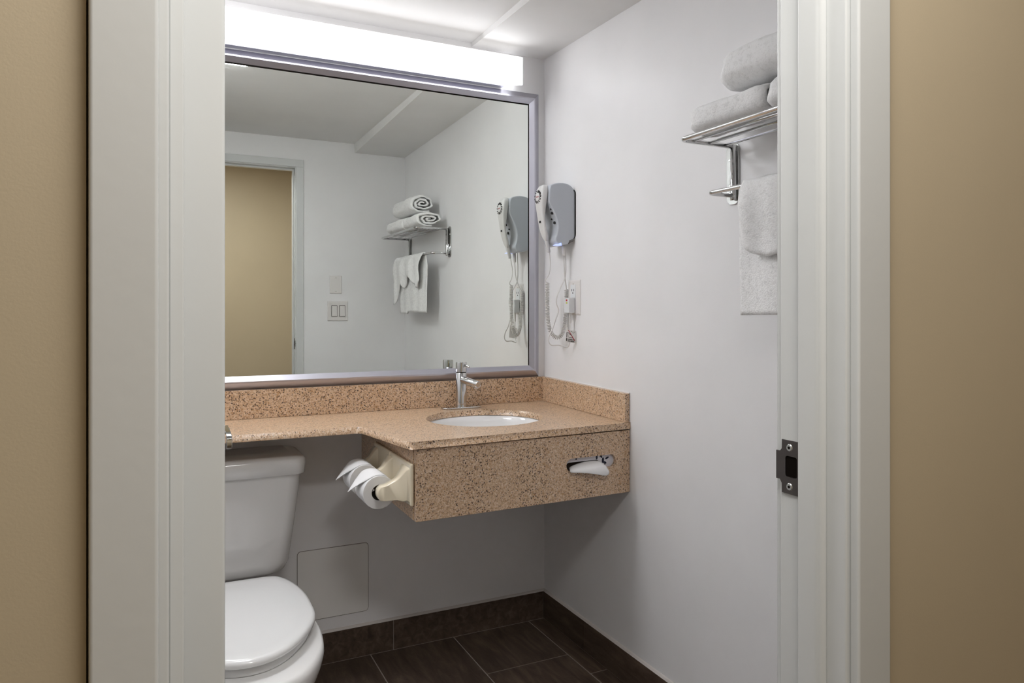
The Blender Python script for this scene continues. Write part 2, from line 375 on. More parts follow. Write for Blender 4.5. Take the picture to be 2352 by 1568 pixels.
# access panel in the back wall
ap = tag(obj('access_panel', *prism(rrect(-.9555, -.7120, .1576, .3973, .012), 0, -.0035, lambda p, t: (p[0], t, p[1])), 'panel', bevel=.0012, seg=2), 'square white access panel low on the wall beside the toilet', 'panel')
obj('shadow_gap', *prism(rrect(-.9572, -.7103, .1559, .3990, .0135), -.0001, -.0010, lambda p, t: (p[0], t, p[1])), 'groove', ap)

# ---------------------------------------------------------------- vanity counter
ctz = lambda y: .864+.012*y
ct = empty('countertop', (-.8, 0, .84), 'L-shaped tan speckled granite vanity countertop with backsplash and oval sink cutout', 'countertop')
outer = [(XL+.001, -.001), (XL+.001, -.3066), (-.832, -.3066)]
for k in range(7):
    t = k/6; outer.append(((1-t)**2*-.832+2*t*(1-t)*-.816+t*t*-.8125, (1-t)**2*-.3066+2*t*(1-t)*-.3066+t*t*-.322))
outer += [(-.7565, -.600), (-.7530, -.6100), (-.7440, -.6155), (-.0009, -.5872), (-.001, -.001)]
SX, SY, SA, SB = -.39, -.300, .200, .178
hole = [(SX+SA*math.cos(2*PI*k/64), SY+SB*math.sin(2*PI*k/64)) for k in range(64)]
cfn = lambda p, t: (p[0], p[1], ctz(p[1])+t)
obj('counter_slab', *slab_hole(outer, hole, cfn, -.021, 0), 'granite', ct, bevel=.0022, seg=2)
obj('backsplash', *box(XL+.001, -.001, -.018, -.001, .8642, .9590), 'granite', ct, bevel=.0012)
ssv = [(x, y, z) for (y, z0, z1) in ((-.5830, .8573, .9505), (-.0185, .8640, .9590)) for z in (z0, z1) for x in (-.0185, -.001)]
obj('side_splash', ssv, [(0, 1, 3, 2), (4, 6, 7, 5), (0, 4, 5, 1), (2, 3, 7, 6), (0, 2, 6, 4), (1, 5, 7, 3)], 'granite', ct, bevel=.0015)
obj('caulk_bead', *tube([(-.0025, -.585, .9512), (-.0025, -.0185, .9598)], .0028, 6), 'plate', ct)

# apron below the counter: front panel with tissue slot, side panel
va = empty('vanity_apron', (-.37, -.3, .63), 'tan granite box apron hanging under the counter, with tissue slot', 'vanity')
A0, A1 = Vector((-.7335, -.6030)), Vector((-.0010, -.5840)); AD = (A1-A0).normalized(); AN = Vector((-AD.y, AD.x))
alen = (A1-A0).length
def afn(p, t):                 # p = (distance along the front, z), t = depth behind the face
    q = A0+AD*p[0]+AN*t; return (q.x, q.y, p[1])
ZA0, ZA1 = .6305, .8320
u0 = lambda x: (x-A0.x)/AD.x
hs = rrect(u0(-.242), u0(-.0575), .7190, .7590, .0195, 8)
obj('front_panel', *slab_hole([(0, ZA0), (alen, ZA0), (alen, ZA1), (0, ZA1)], hs, afn, 0, .019), 'granite', va, bevel=.0012)
obj('side_panel', *box(-.7355, -.7175, -.5835, -.001, ZA0+.0005, ZA1), 'granite', va, bevel=.001)
obj('seam_shade_strip', *box(-.7165, -.002, -.578, -.555, ZA1, .8345), 'dark', va)  # near-black strip added to darken the shaded seam under the counter

# tissue box behind the slot, with a tissue pulled through
tb = empty('tissue_box', (-.15, -.52, .69), 'white flower-print tissue carton inside the apron slot with tissue pulled out', 'tissue box')
to, th = [(-.262, .690), (-.058, .690), (-.058, .800), (-.262, .800)], rrect(-.235, -.112, .715, .7445, .012, 5)
fnb = lambda p, t: (p[0], t, p[1])
obj('carton', *join(slab_hole(to, th, fnb, -.5745, -.5735), box(-.262, -.058, -.5735, -.46, .690, .692), box(-.262, -.058, -.5735, -.46, .798, .800), box(-.262, -.260, -.5735, -.46, .692, .798), box(-.060, -.058, -.5735, -.46, .692, .798)), 'boxcard', tb)
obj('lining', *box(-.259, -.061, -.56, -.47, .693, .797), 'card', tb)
def petal(cx, cz, a, b, ang, n=14):
    return [(cx+a*math.cos(t)*math.cos(ang)-b*math.sin(t)*math.sin(ang), cz+a*math.cos(t)*math.sin(ang)+b*math.sin(t)*math.cos(ang)) for t in [2*PI*k/n for k in range(n)]]
for cx, cz, a, b, an in ((-.0985, .7405, .0095, .004, 1.5), (-.091, .733, .0065, .0035, -.5), (-.0955, .7235, .008, .0035, .8), (-.106, .756, .0085, .0035, 2.0), (-.083, .747, .007, .003, .4), (-.198, .7535, .003, .003, 0), (-.122, .7525, .007, .0035, 1.6)):
    obj('flower_print', *prism(petal(cx, cz, a, b, an), -.5745, -.5752, XZ), 'navy', tb)
# tissue sheet
G = [[(-.1150, -.572, .7420), (-.1500, -.571, .7440), (-.1850, -.571, .7400), (-.2250, -.573, .7310)],
     [(-.1165, -.592, .7410), (-.1500, -.591, .7420), (-.1900, -.592, .7365), (-.2330, -.594, .7285)],
     [(-.1110, -.609, .7330), (-.1480, -.6105, .7310), (-.1900, -.6085, .7270), (-.2360, -.602, .7245)],
     [(-.1040, -.6145, .7190), (-.1450, -.616, .7150), (-.1900, -.611, .7210), (-.2360, -.602, .7205)],
     [(-.0985, -.6155, .7085), (-.1350, -.617, .7045), (-.1840, -.612, .7150), (-.2300, -.603, .7180)],
     [(-.1075, -.6145, .6985), (-.1320, -.615, .7035), (-.1800, -.611, .7165), (-.2280, -.601, .7185)]]
V = [p for r in G for p in r]; F = [(i*4+j, i*4+j+1, i*4+j+5, i*4+j+4) for i in range(5) for j in range(3)]
t_ = obj('tissue', V, F, 'paper', tb, sub=2); sm = t_.modifiers.new('sol', 'SOLIDIFY'); sm.thickness = .0008

# undermount sink
sk = empty('sink', (SX, SY, .70), 'white oval undermount sink basin in the granite counter', 'sink')
R = []
zt = ctz(SY)-.0215
for s, dz in ((1.10, 0), (1.10, -.012), (1.03, -.012), (1.03, 0), (.985, -.003), (.96, -.02), (.91, -.055), (.80, -.095), (.60, -.125), (.30, -.139), (.11, -.142)):
    R.append([(SX+SA*s*math.cos(2*PI*k/48), SY+SB*s*math.sin(2*PI*k/48), zt+dz+.012*SB*s*math.sin(2*PI*k/48)) for k in range(48)])
R = R[3:]
Rout = [[(SX+(x-SX)*1.04, SY+(y-SY)*1.04, z-.010) for x, y, z in r] for r in reversed(R)]
Rout[-1] = [(x, y, z+.010) for x, y, z in Rout[-1]]
obj('basin', *loft(R[::-1]+[Rout[-1]]+Rout[::-1][1:], True, True), 'porcelain', sk, auto=60)
obj('drain', *loft([ring((SX, SY, zt-.1415), .022, (0, 0, 1)), ring((SX, SY, zt-.1385), .020, (0, 0, 1)), ring((SX, SY, zt-.1395), .010, (0, 0, 1))]), 'chrome', sk, auto=40)

# faucet
FX, FY, FZ = -.3855, -.0730, .8632
fa = empty('faucet', (FX, FY, FZ), 'chrome single-lever faucet on an oval plate behind the sink', 'faucet')
pl = [(FX+p[0], FY+p[1]) for p in rrect(-.077, .077, -.0245, .0245, .0244, 8)]
obj('base_plate', *prism(pl, FZ, FZ+.0065, XY), 'chrome', fa, bevel=.002, seg=3)
def lathe(c, prof, n=40): return loft([[(c[0]+r*math.cos(2*PI*k/n), c[1]+r*math.sin(2*PI*k/n), c[2]+z) for k in range(n)] for r, z in prof])
obj('body', *lathe((FX, FY, FZ), [(.0207, .0065), (.0200, .010), (.0197, .015), (.0195, .129), (.0185, .1302)]), 'chrome', fa, auto=40)
obj('handle_cap', *lathe((FX, FY, FZ), [(.0185, .1336), (.0202, .1340), (.0202, .1655), (.0192, .1690), (.0120, .1695)]), 'chrome', fa, auto=40)
obj('cap_seam', *lathe((FX, FY, FZ), [(.0180, .1300), (.0180, .1340)]), 'dark', fa)
dirv = Vector((.30, -.954, 0))
hp = Vector((FX, FY, FZ+.158))
obj('lever', *tube([hp+dirv*.018, hp+dirv*.035+Vector((0, 0, -.002)), hp+dirv*.044+Vector((0, 0, -.005)), hp+dirv*.047+Vector((0, 0, -.006))], [.0045, .0042, .0036, .002], 12), 'chrome', fa, smooth=True)
sp0 = Vector((FX, FY, FZ+.106)); sp1 = sp0+Vector((.012, -.112, -.010))
sp1 = Vector((FX+.022, FY-.108, FZ+.0945)); dsp = (sp1-sp0).normalized()
obj('spout', *loft([ring(sp0+dsp*.012, .0135, dsp), ring(sp1-dsp*.002, .0125, dsp), ring(sp1, .0112, dsp), ring(sp1+dsp*.0002, .0100, dsp), ring(sp1-dsp*.001, .0095, dsp)]), 'chrome', fa, auto=35)
obj('aerator', *cyl(sp1-dsp*.014+Vector((0, 0, -.010)), sp1-dsp*.0145+Vector((0, 0, -.017)), .0095, n=20), 'chrome', fa, auto=40)

# ---------------------------------------------------------------- mirror
mi = empty('vanity_mirror', (-.8, 0, .967), 'wide wall mirror in brushed silver frame above the counter', 'mirror')
MX0, MX1, MZ0, MZ1 = -1.60, -.0285, .9600, 2.0755
obj('mirror_glass', *box(MX0+.03, MX1-.03, -.006, -.002, MZ0+.03, MZ1-.03), 'mirror', mi, label='silvered mirror glass')
prof = [(0, -.0005), (0, -.004), (.0220, -.0215), (.0275, -.0225), (.0445, -.0095), (.0445, -.0005)]     # (inset, y)
corner = [(MX0, MZ0, 1, 1), (MX1, MZ0, -1, 1), (MX1, MZ1, -1, -1), (MX0, MZ1, 1, -1)]
for k in range(4):
    a, b = corner[k], corner[(k+1) % 4]
    V = [(c[0]+c[2]*p[0], p[1], c[1]+c[3]*p[0]) for c in (a, b) for p in prof]; n = len(prof)
    F = [tuple(range(n)), tuple(range(2*n-1, n-1, -1))]+[(i, (i+1) % n, n+(i+1) % n, n+i) for i in range(n)]
    obj('frame_rail', V, F, 'brushed', mi)
    if k == 0: continue
    # thin dark strip in the glass joint; top one paints the rail lip's reflection
    q = [(.0445, -.0085), (.0490 if k == 2 else .0470, -.0064), (.0445, -.0061)]
    V = [(c[0]+c[2]*p[0], p[1], c[1]+c[3]*p[0]) for c in (a, b) for p in q]
    obj('rebate_reflection', V, [(0, 1, 2), (5, 4, 3), (0, 1, 4, 3), (1, 2, 5, 4), (2, 0, 3, 5)], 'dark', mi)

# ---------------------------------------------------------------- vanity light
vl = empty('vanity_light', (-.76, 0, 2.08), 'long white glowing box light mounted above the mirror', 'light')
LX0, LX1 = -1.37, -.147
pr = [(-.003, 2.0985), (-.030, 2.0895), (-.0965, 2.0715), (-.1000, 2.0735), (-.1000, 2.1720), (-.0975, 2.1745), (-.030, 2.1745)]
pr = [(-.030, 2.0890), (-.0965, 2.0712), (-.0998, 2.0735), (-.0998, 2.1718), (-.0975, 2.1742), (-.030, 2.1742)]
obj('diffuser', *prism(pr, LX0, LX1, YZ), 'lamp', vl, bevel=.0012, seg=2, label='glowing white acrylic diffuser')
obj('top_dimmer', *box(LX0, LX1, -.0985, -.030, 2.1746, 2.1760), 'lamptop', vl)  # unseen sheet added over the diffuser to weaken its light on the ceiling
obj('end_cap', *prism([(y*1.0, z) for y, z in [(-.030, 2.0880), (-.0972, 2.0700), (-.1010, 2.0730), (-.1010, 2.1725), (-.0980, 2.1752), (-.030, 2.1752)]], LX1, LX1+.0018, YZ), 'whiteplastic', vl)
obj('end_cap', *prism([(y*1.0, z) for y, z in [(-.030, 2.0880), (-.0972, 2.0700), (-.1010, 2.0730), (-.1010, 2.1725), (-.0980, 2.1752), (-.030, 2.1752)]], LX0-.0018, LX0, YZ), 'whiteplastic', vl)
obj('housing', *box(LX0+.03, -.190, -.0295, -.001, 2.0800, 2.1730), 'brushed', vl, bevel=.001)

# slim ceiling light that shows at the top of the mirror
cl = empty('ceiling_light', (-1.2, -.72, ZC), 'slim white ceiling light reflected at top left of the mirror', 'light')
obj('lens', *box(-1.48, -1.058, -.642, -.36, ZC-.009, ZC-.001), 'ceillamp', cl, bevel=.003, seg=3)
obj('end_cap', *box(-1.054, -1.030, -.642, -.36, ZC-.009, ZC-.0005), 'whiteplastic', cl, bevel=.003, seg=3)

# ---------------------------------------------------------------- toilet
TX = -1.180
tl = empty('toilet', (TX, -.45, 0), 'white two-piece toilet with closed lid under the counter shelf', 'toilet')
def rr3(hx, y0, y1, z, r, k=5): return [(TX+p[0], p[1], z) for p in rrect(-hx, hx, y0, y1, r, k)]
tk = []
for z, hx, y0, y1, r in ((.392, .070, -.150, -.045, .04), (.396, .135, -.180, -.040, .05), (.408, .160, -.192, -.034, .05), (.435, .172, -.196, -.030, .045), (.55, .188, -.200, -.028, .042), (.66, .201, -.204, -.026, .040), (.722, .208, -.206, -.025, .040)):
    tk.append(rr3(hx, y0, y1, z, r))
obj('tank', *loft(tk), 'porcelain', tl, auto=60)
ld = []
for z, d, r in ((.7105, -.003, .035), (.7125, 0, .036), (.745, .0025, .036), (.757, .001, .036), (.7645, -.006, .034), (.7685, -.018, .03), (.770, -.04, .02)):
    ld.append(rr3(.2165+d, -.2185-d, -.020, z, r))
obj('tank_lid', *loft(ld), 'porcelain', tl, auto=60)
obj('flush_lever', *join(cyl((TX-.15, -.206, .665), (TX-.15, -.222, .665), .011), tube(smoothpath([(TX-.15, -.220, .665), (TX-.12, -.224, .663), (TX-.075, -.223, .655)], 5), [.006]*10+[.007], 10)), 'chrome', tl, smooth=True)
half = [(0, -.302), (.060, -.303), (.112, -.309), (.138, -.333), (.163, -.398), (.178, -.486), (.180, -.560), (.176, -.632), (.150, -.705), (.098, -.782), (.045, -.822), (0, -.832)]
hp2 = [Vector((x, y, 0)) for x, y in half]
sp = smoothpath(hp2, 4)
def outline(s, dz, cy=-.57, cxo=-.010):
    pts = [(p.x, p.y) for p in sp]; full = pts+[(-x, y) for x, y in pts[-2:0:-1]]
    return [(TX+cxo+x*s, cy+(y-cy)*s, dz) for x, y in full]
def zt_(y): return 0
lidr = [outline(.955, .4245), outline(.985, .4250), outline(1.0, .4285), outline(1.0, .4345), outline(.985, .4405), outline(.945, .4435), outline(.85, .4455), outline(.55, .4470), outline(.2, .4475)]
obj('lid', *loft(lidr), 'seatplastic', tl, auto=70)
obj('seat', *loft([outline(.86, .4000), outline(.925, .4005), outline(.935, .406), outline(.932, .414), outline(.92, .4185), outline(.86, .4190)]), 'seatplastic', tl, auto=60)
for sx_ in (-.085, .020): obj('lid_hinge', *join(cyl((TX+sx_-.015, -.292, .4195), (TX+sx_+.025, -.292, .4195), .008, n=14), box(TX+sx_-.010, TX+sx_+.020, -.300, -.284, .3975, .4195)), 'seatplastic', tl, auto=40)
bh = [(0, -.20), (.09, -.20), (.135, -.225), (.155, -.30), (.174, -.42), (.187, -.54), (.189, -.64), (.172, -.74), (.125, -.83), (.06, -.878), (0, -.888)]
bsp = smoothpath([Vector((x, y, 0)) for x, y in bh], 4)
def bo(s, z, cy=-.48, sy=None):
    pts = [(p.x, p.y) for p in bsp]; full = pts+[(-x, y) for x, y in pts[-2:0:-1]]
    return [(TX-.006+x*s, cy+(y-cy)*(sy or s), z) for x, y in full]
bw = [bo(.60, 0, -.42, .72), bo(.59, .02, -.42, .71), bo(.56, .10, -.42, .68), bo(.62, .18, -.43, .72), bo(.76, .25, -.45, .82), bo(.90, .31, -.47, .93), bo(.975, .355, -.48, .985), bo(.995, .378, -.48, 1), bo(.985, .392, -.48, .99), bo(.955, .3985, -.48, .965), bo(.80, .399, -.48, .85)]
obj('bowl', *loft(bw), 'porcelain', tl, auto=70)

# ---------------------------------------------------------------- toilet paper holder and rolls
HX = -.7355
hd = empty('toilet_paper_holder', (HX, -.40, .67), 'cream ceramic double toilet paper holder on the side of the granite apron', 'holder')
ZR = .709; RX = -.812
pz0, pz1 = .6725, .7915
for y0, y1 in ((-.5935, -.3905), (-.3890, -.2060)):
    V, F = box(HX-.011, HX-.0003, y0, y1, pz0, pz1)
    obj('back_plate', V, F, 'ceramic', hd, bevel=.005, seg=4)
def arm(yc, th, fl0, fl1):
    top = smoothpath([(HX-.006, 0, pz1-.010), (HX-.016, 0, pz1-.016), (HX-.026, 0, pz1-.030), (HX-.040, 0, ZR+.036), (RX+.008, 0, ZR+.0235), (RX-.008, 0, ZR+.020), (RX-.0165, 0, ZR+.010), (RX-.0185, 0, ZR-.002), (RX-.014, 0, ZR-.015), (RX-.002, 0, ZR-.021), (HX-.040, 0, ZR-.0225), (HX-.026, 0, ZR-.026), (HX-.016, 0, pz0+.014), (HX-.006, 0, pz0+.006)], 4)
    poly = [(p.x, p.z) for p in top]
    n = len(poly); rings = []
    cx = sum(p[0] for p in poly)/n
    for dy, grow in ((-th/2, .0), (-th/2+.003, .0), (th/2-.003, .0), (th/2, .0)):
        sc = .93 if abs(dy) >= th/2-1e-6 else 1.0
        ring_ = []
        for x, z in poly:
            flare = max(0, 1-max(0, abs(x-HX)-.008)/.040)**2*(fl0 if dy < 0 else fl1)*(1 if dy > 0 else -1)
            ring_.append((x if sc == 1 else HX-.006+(x-HX+.006)*.975, yc+dy+flare, ZR+(z-ZR)*sc))
        rings.append(ring_)
    return loft(rings)
for y, th, fl0, fl1 in ((-.5470, .032, .029, .022), (-.3897, .026, .022, .022), (-.2330, .032, .013, .010)):
    obj('arm', *arm(y, th, fl0, fl1), 'ceramic', hd, auto=50)
for ya, yb in ((-.530, -.402), (-.377, -.249)):
    obj('roller', *cyl((RX, ya, ZR), (RX, yb, ZR), .0085, n=20), 'ceramic', hd, smooth=False, auto=40)
def roll(ya, yb, label):
    ym = (ya+yb)/2
    t = empty('toilet_paper_roll', (RX, ym, ZR-.047), label, 'toilet paper', 'toilet paper rolls on the double holder')
    r, rc = .0475, .0225; n = 56
    cz = ZR-.0075
    prof = [(rc, ya), (r-.001, ya), (r, ya+.001), (r, yb-.001), (r-.001, yb), (rc, yb)]
    rings = [[(RX+q*math.cos(2*PI*k/n), y, cz+q*math.sin(2*PI*k/n)) for k in range(n)] for q, y in prof]
    V, F = loft(rings+[rings[0]], False, False)
    obj('paper', V, F, 'paper', t, auto=40)
    obj('core', *loft([[(RX+q*math.cos(2*PI*k/n), y, cz+q*math.sin(2*PI*k/n)) for k in range(n)] for q, y in ((rc-.0002, ya+.0005), (rc-.0002, yb-.0005), (rc-.0014, yb-.0005), (rc-.0014, ya+.0005), (rc-.0002, ya+.0005))], False, False), 'card', t, auto=40)
    # loose end folded to a point: leaves the roll tangentially and droops
    nu, nv = 14, 10; V = []; 
    for i in range(nu+1):
        s = i/nu
        if s < .45:
            a = math.radians(62+s/.45*62); x = RX+(r+.0008)*math.cos(a); z = cz+(r+.0008)*math.sin(a); wd = 1.0
        else:
            q = (s-.45)/.55; a = math.radians(124)
            x0 = RX+(r+.0008)*math.cos(a); z0 = cz+(r+.0008)*math.sin(a)
            x = x0-.0505*q; z = z0-.0330*q-.0100*q*q; wd = 1-q
        for j in range(nv+1):
            v = j/nv-.5
            V.append((x, ym+.004+v*(yb-ya)*.985*max(wd, .02), z+.0015*(1-4*v*v)*(1 if wd < 1 else 0)))
    F = [(i*(nv+1)+j, i*(nv+1)+j+1, (i+1)*(nv+1)+j+1, (i+1)*(nv+1)+j) for i in range(nu) for j in range(nv)]
    o = obj('folded_end', V, F, 'paper', t, smooth=True); q = o.modifiers.new('sol', 'SOLIDIFY'); q.thickness = .0014; q.offset = 1
roll(-.5110, -.4120, 'white toilet paper roll with pointed fold, nearest the front of the holder')
roll(-.3500, -.2560, 'white toilet paper roll with pointed fold, farther back toward the wall')

# ---------------------------------------------------------------- hair dryer on the right wall
DY0, DY1 = -.2405, -.108
hc = empty('hair_dryer_cradle', (0, -.195, 1.46), 'pale grey wall-mounted hair dryer base with blue night light', 'hair dryer base')
side = [(-.0015, 1.500), (-.0015, 1.640), (-.004, 1.658), (-.012, 1.674), (-.026, 1.684), (-.046, 1.689), (-.070, 1.688), (-.086, 1.682), (-.0920, 1.670), (-.0932, 1.650), (-.0940, 1.634), (-.0940, 1.6200),
        (-.0875, 1.6030), (-.0795, 1.5850), (-.0720, 1.5670), (-.0668, 1.5480), (-.0648, 1.5300), (-.0660, 1.5130), (-.0685, 1.4990), (-.0720, 1.4890), (-.0730, 1.4830), (-.0715, 1.4735), (-.0665, 1.4660), (-.0620, 1.4612), (-.0460, 1.4600), (-.0300, 1.4630), (-.0140, 1.4740), (-.0045, 1.4880)]
sd = [(p.x, p.z) for p in smoothpath([(x, 0, z) for x, z in side]+[(side[0][0], 0, side[0][1])], 3)][:-1]
YC = (DY0+DY1)/2
hw_ = lambda x: (DY1-DY0)/2*(1-.47*min(1, abs(x)/.095)**1.5)      # the shell narrows towards the handset
SV, SF = prism(sd, -1, 1, lambda p, t: (p[0], YC+t*hw_(p[0]), p[1]))
obj('shell', SV, SF, 'dryerbody', hc, bevel=.006, seg=4)
obj('edge_shadow_plate', *prism(rrect(DY0-.0035, DY1+.0035, 1.484, 1.668, .020), -.0002, -.0032, YZ), 'black', hc)  # black rim stands in for the thin shadow between shell and wall
for x, z in ((-.0765, 1.5790), (-.0660, 1.5440)):
    obj('contact_pad', *cyl((x-.005, -.2045, z), (x+.004, -.2045, z), .0055, n=16), 'black', hc)
obj('contact_pad', *cyl((-.0865, -.2045, 1.593), (-.079, -.2045, 1.593), .003, n=12), 'black', hc)
obj('contact_pad', *cyl((-.0735, -.188, 1.5585), (-.065, -.188, 1.5585), .003, n=12), 'black', hc)
obj('night_light', *prism([(-.0740, 1.4600), (-.0500, 1.4592), (-.0490, 1.4690), (-.0560, 1.4680), (-.0650, 1.4640)], -.2275, -.2000, XZ), 'led', hc, label='lit blue night light')
for k in range(4):
    obj('vent_slot', *prism([(-.0285+.005*k, 1.4655+.003*k), (-.0265+.005*k, 1.4650+.003*k), (-.0205+.005*k, 1.4790+.0025*k), (-.0225+.005*k, 1.4795+.0025*k)], -.2385, -.2300, XZ), 'strike', hc)
obj('strain_relief', *tube([(-.0360, -.212, 1.4620), (-.0350, -.212, 1.4480), (-.0335, -.212, 1.4260), (-.0330, -.212, 1.4230)], [.0068, .0066, .0052, .0046], 14), 'cord', hc, smooth=True)

# handset resting on the cradle front
hh = empty('hair_dryer', (-.12, -.205, 1.44), 'grey hair dryer handset with round grille clipped on the wall cradle', 'hair dryer', )
st = [  # z, x_front, x_back, y half width
 (1.6855, -.1140, -.1060, .010), (1.6800, -.1225, -.1050, .020), (1.6680, -.1290, -.1060, .0275), (1.6500, -.1330, -.1085, .0300), (1.6300, -.1345, -.1110, .0298), (1.6100, -.1330, -.1140, .0275), (1.5900, -.1300, -.1165, .0248),
 (1.5700, -.1270, -.1185, .0228), (1.5500, -.1235, -.1175, .0220), (1.5300, -.1195, -.1130, .0215), (1.5100, -.1145, -.1065, .0200), (1.4950, -.1095, -.1015, .0165), (1.4840, -.1050, -.0985, .0110), (1.4780, -.1020, -.0975, .0070)]
HYC = -.2065
rings = []
for z, xf, xb, hw in st:
    cx = (xf+xb)/2; hx = (xb-xf)/2+.0035; r_ = []
    for k in range(24):
        a = 2*PI*k/24; c, s = math.cos(a), math.sin(a)
        pw = lambda v: math.copysign(abs(v)**.62, v)
        r_.append((cx+hx*pw(c), HYC+hw*pw(s), z))
    rings.append(r_)
obj('handset', *loft(rings), 'dryerhand', hh, smooth=True)
gc = Vector((-.1372, HYC, 1.6400)); gx_, gy_, gn = Vector((0, -1, 0)), Vector((.03, 0, 1)).normalized(), Vector((-1, 0, .03)).normalized()
def gpt(u, v, h): return tuple(gc+gx_*u+gy_*v+gn*h)
for k in range(13):
    a = 2*PI*k/13+.2; da = .10; r0, r1 = .0150, .0245
    P = []
    for rr_, off in ((r0, -da*1.5), (r1, .35-da), (r1+.0005, .35+da), (r0, da*1.5)):
        P.append((rr_*math.cos(a+off), rr_*math.sin(a+off)))
    obj('grille_slot', *prism(P, -.0012, .0006, lambda p, t: gpt(p[0], p[1], t)), 'black', hh)
bd = obj('badge', *loft([[gpt(r*math.cos(2*PI*k/28), r*math.sin(2*PI*k/28), h) for k in range(28)] for r, h in ((.0158, -.001), (.0158, .0012), (.0150, .0018), (.004, .0020))]), 'dryerhand', hh, auto=40)
text('Andis', 'badge_lettering', .0100, 'redink', bd, gpt(0, 0, .0021), gx_, gy_, .0002, .25)
obj('rocker_switch', *box(-.1293, -.1265, HYC-.006, HYC+.004, 1.5440, 1.5520), 'black', hh, bevel=.001)
obj('switch_mark', *box(-.1318, -.1300, HYC-.004, HYC+.004, 1.5955, 1.5985), 'black', hh)
obj('switch_mark', *box(-.1305, -.1287, HYC-.006, HYC+.005, 1.5765, 1.5795), 'strike', hh)
obj('cord_grip', *tube([(-.1030, HYC, 1.4960), (-.0985, HYC, 1.4750), (-.0905, HYC, 1.4420), (-.0895, HYC, 1.4360)], [.0070, .0078, .0062, .0054], 14), 'dryerhand', hh, smooth=True)
# straight lead, coil, straight lead back up to the cradle
SH = Vector((.0150, .033, 0))           # the handset sits this far towards the mirror and wall
def sk(pts): return [Vector((x+.0243*k, HYC+.0460*k+dy, z))-SH for x, z, k, dy in pts]
lead = smoothpath(sk([(-.0895, 1.4370, .72, 0), (-.0870, 1.4100, .78, 0), (-.0865, 1.3850, .85, 0), (-.0920, 1.3550, .9, 0), (-.1060, 1.3370, 1, 0), (-.1045, 1.3270, 1, 0), (-.0940, 1.3225, 1, 0)]), 8)
axis = smoothpath(sk([(-.0985, 1.3230, 1, 0), (-.0990, 1.2800, 1, 0), (-.0988, 1.2400, 1, 0), (-.0978, 1.2000, 1, 0), (-.0940, 1.1700, .97, 0), (-.0850, 1.1420, .88, 0), (-.0680, 1.1230, .68, .002), (-.0480, 1.1200, .45, .006), (-.0310, 1.1350, .22, .010), (-.0200, 1.1600, .08, .014), (-.0150, 1.1950, 0, .016), (-.0115, 1.2300, 0, .017), (-.0105, 1.2700, 0, .017), (-.0110, 1.3000, 0, .016)]), 12)
dist = [0]
for a, b in zip(axis[:-1], axis[1:]): dist.append(dist[-1]+(b-a).length)
tot = dist[-1]; turns = int(tot/.0056); per = 9; coil = []; u = Vector((0, 1, 0)); ki = 0
for i in range(turns*per+1):
    d = tot*i/(turns*per)
    while ki < len(dist)-2 and dist[ki+1] < d: ki += 1
    f = (d-dist[ki])/max(1e-9, dist[ki+1]-dist[ki]); p = axis[ki].lerp(axis[ki+1], f); T = (axis[ki+1]-axis[ki]).normalized()
    u = (u-T*u.dot(T)).normalized(); w_ = T.cross(u); a = 2*PI*i/per
    coil.append(p+(u*math.cos(a)+w_*math.sin(a))*.0066)
obj('lead', *tube(lead, .0020, 8), 'cord', hh, smooth=True)
obj('coiled_cord', *tube(coil, .00185, 6), 'cord', hh, smooth=True, label='white coiled cord hanging in a loop')
obj('lead', *tube(smoothpath([Vector(p)-SH for p in ((-.0330, -.212, 1.4240), (-.0325, -.212, 1.4000), (-.0290, -.210, 1.3600), (-.0200, -.202, 1.3250), (-.0120, -.194, 1.3030), (-.0110, -.190, 1.2990))], 8), .0022, 8), 'cord', hh, smooth=True)

hh.location = Vector(hh.location)+SH

# outlet
ol = empty('wall_outlet', (0, -.2345, 1.268), 'white duplex wall outlet below the hair dryer', 'outlet')
oy0, oy1, oz0, oz1 = -.2790, -.1920, 1.2030, 1.3345
V = [(-.0005, oy0, oz0), (-.0005, oy1, oz0), (-.0005, oy1, oz1), (-.0005, oy0, oz1), (-.0065, oy0+.009, oz0+.009), (-.0065, oy1-.009, oz0+.009), (-.0065, oy1-.009, oz1-.009), (-.0065, oy0+.009, oz1-.009)]
obj('cover_plate', V, [(0, 3, 2, 1), (4, 5, 6, 7), (0, 1, 5, 4), (1, 2, 6, 5), (2, 3, 7, 6), (3, 0, 4, 7)], 'plate', ol, bevel=.001)
for zc in (1.2925, 1.2440):
    r_ = obj('receptacle', *prism(rrect(-.2525, -.2180, zc-.0236, zc+.0236, .0015, 3), -.0060, -.0080, YZ), 'whiteplastic', ol, bevel=.0005)
    for dy in (-.0065, .0065): obj('slot', *box(-.0089, -.0084, -.2352+dy-.0010, -.2352+dy+.0010, zc-.001, zc+.0075), 'dark', r_)
    obj('ground_hole', *cyl((-.0084, -.2352, zc-.0075), (-.0089, -.2352, zc-.0075), .0025, n=10), 'dark', r_)
obj('screw', *cyl((-.0062, -.2352, 1.3180), (-.0072, -.2352, 1.3180), .0024, n=10), 'screw', ol)
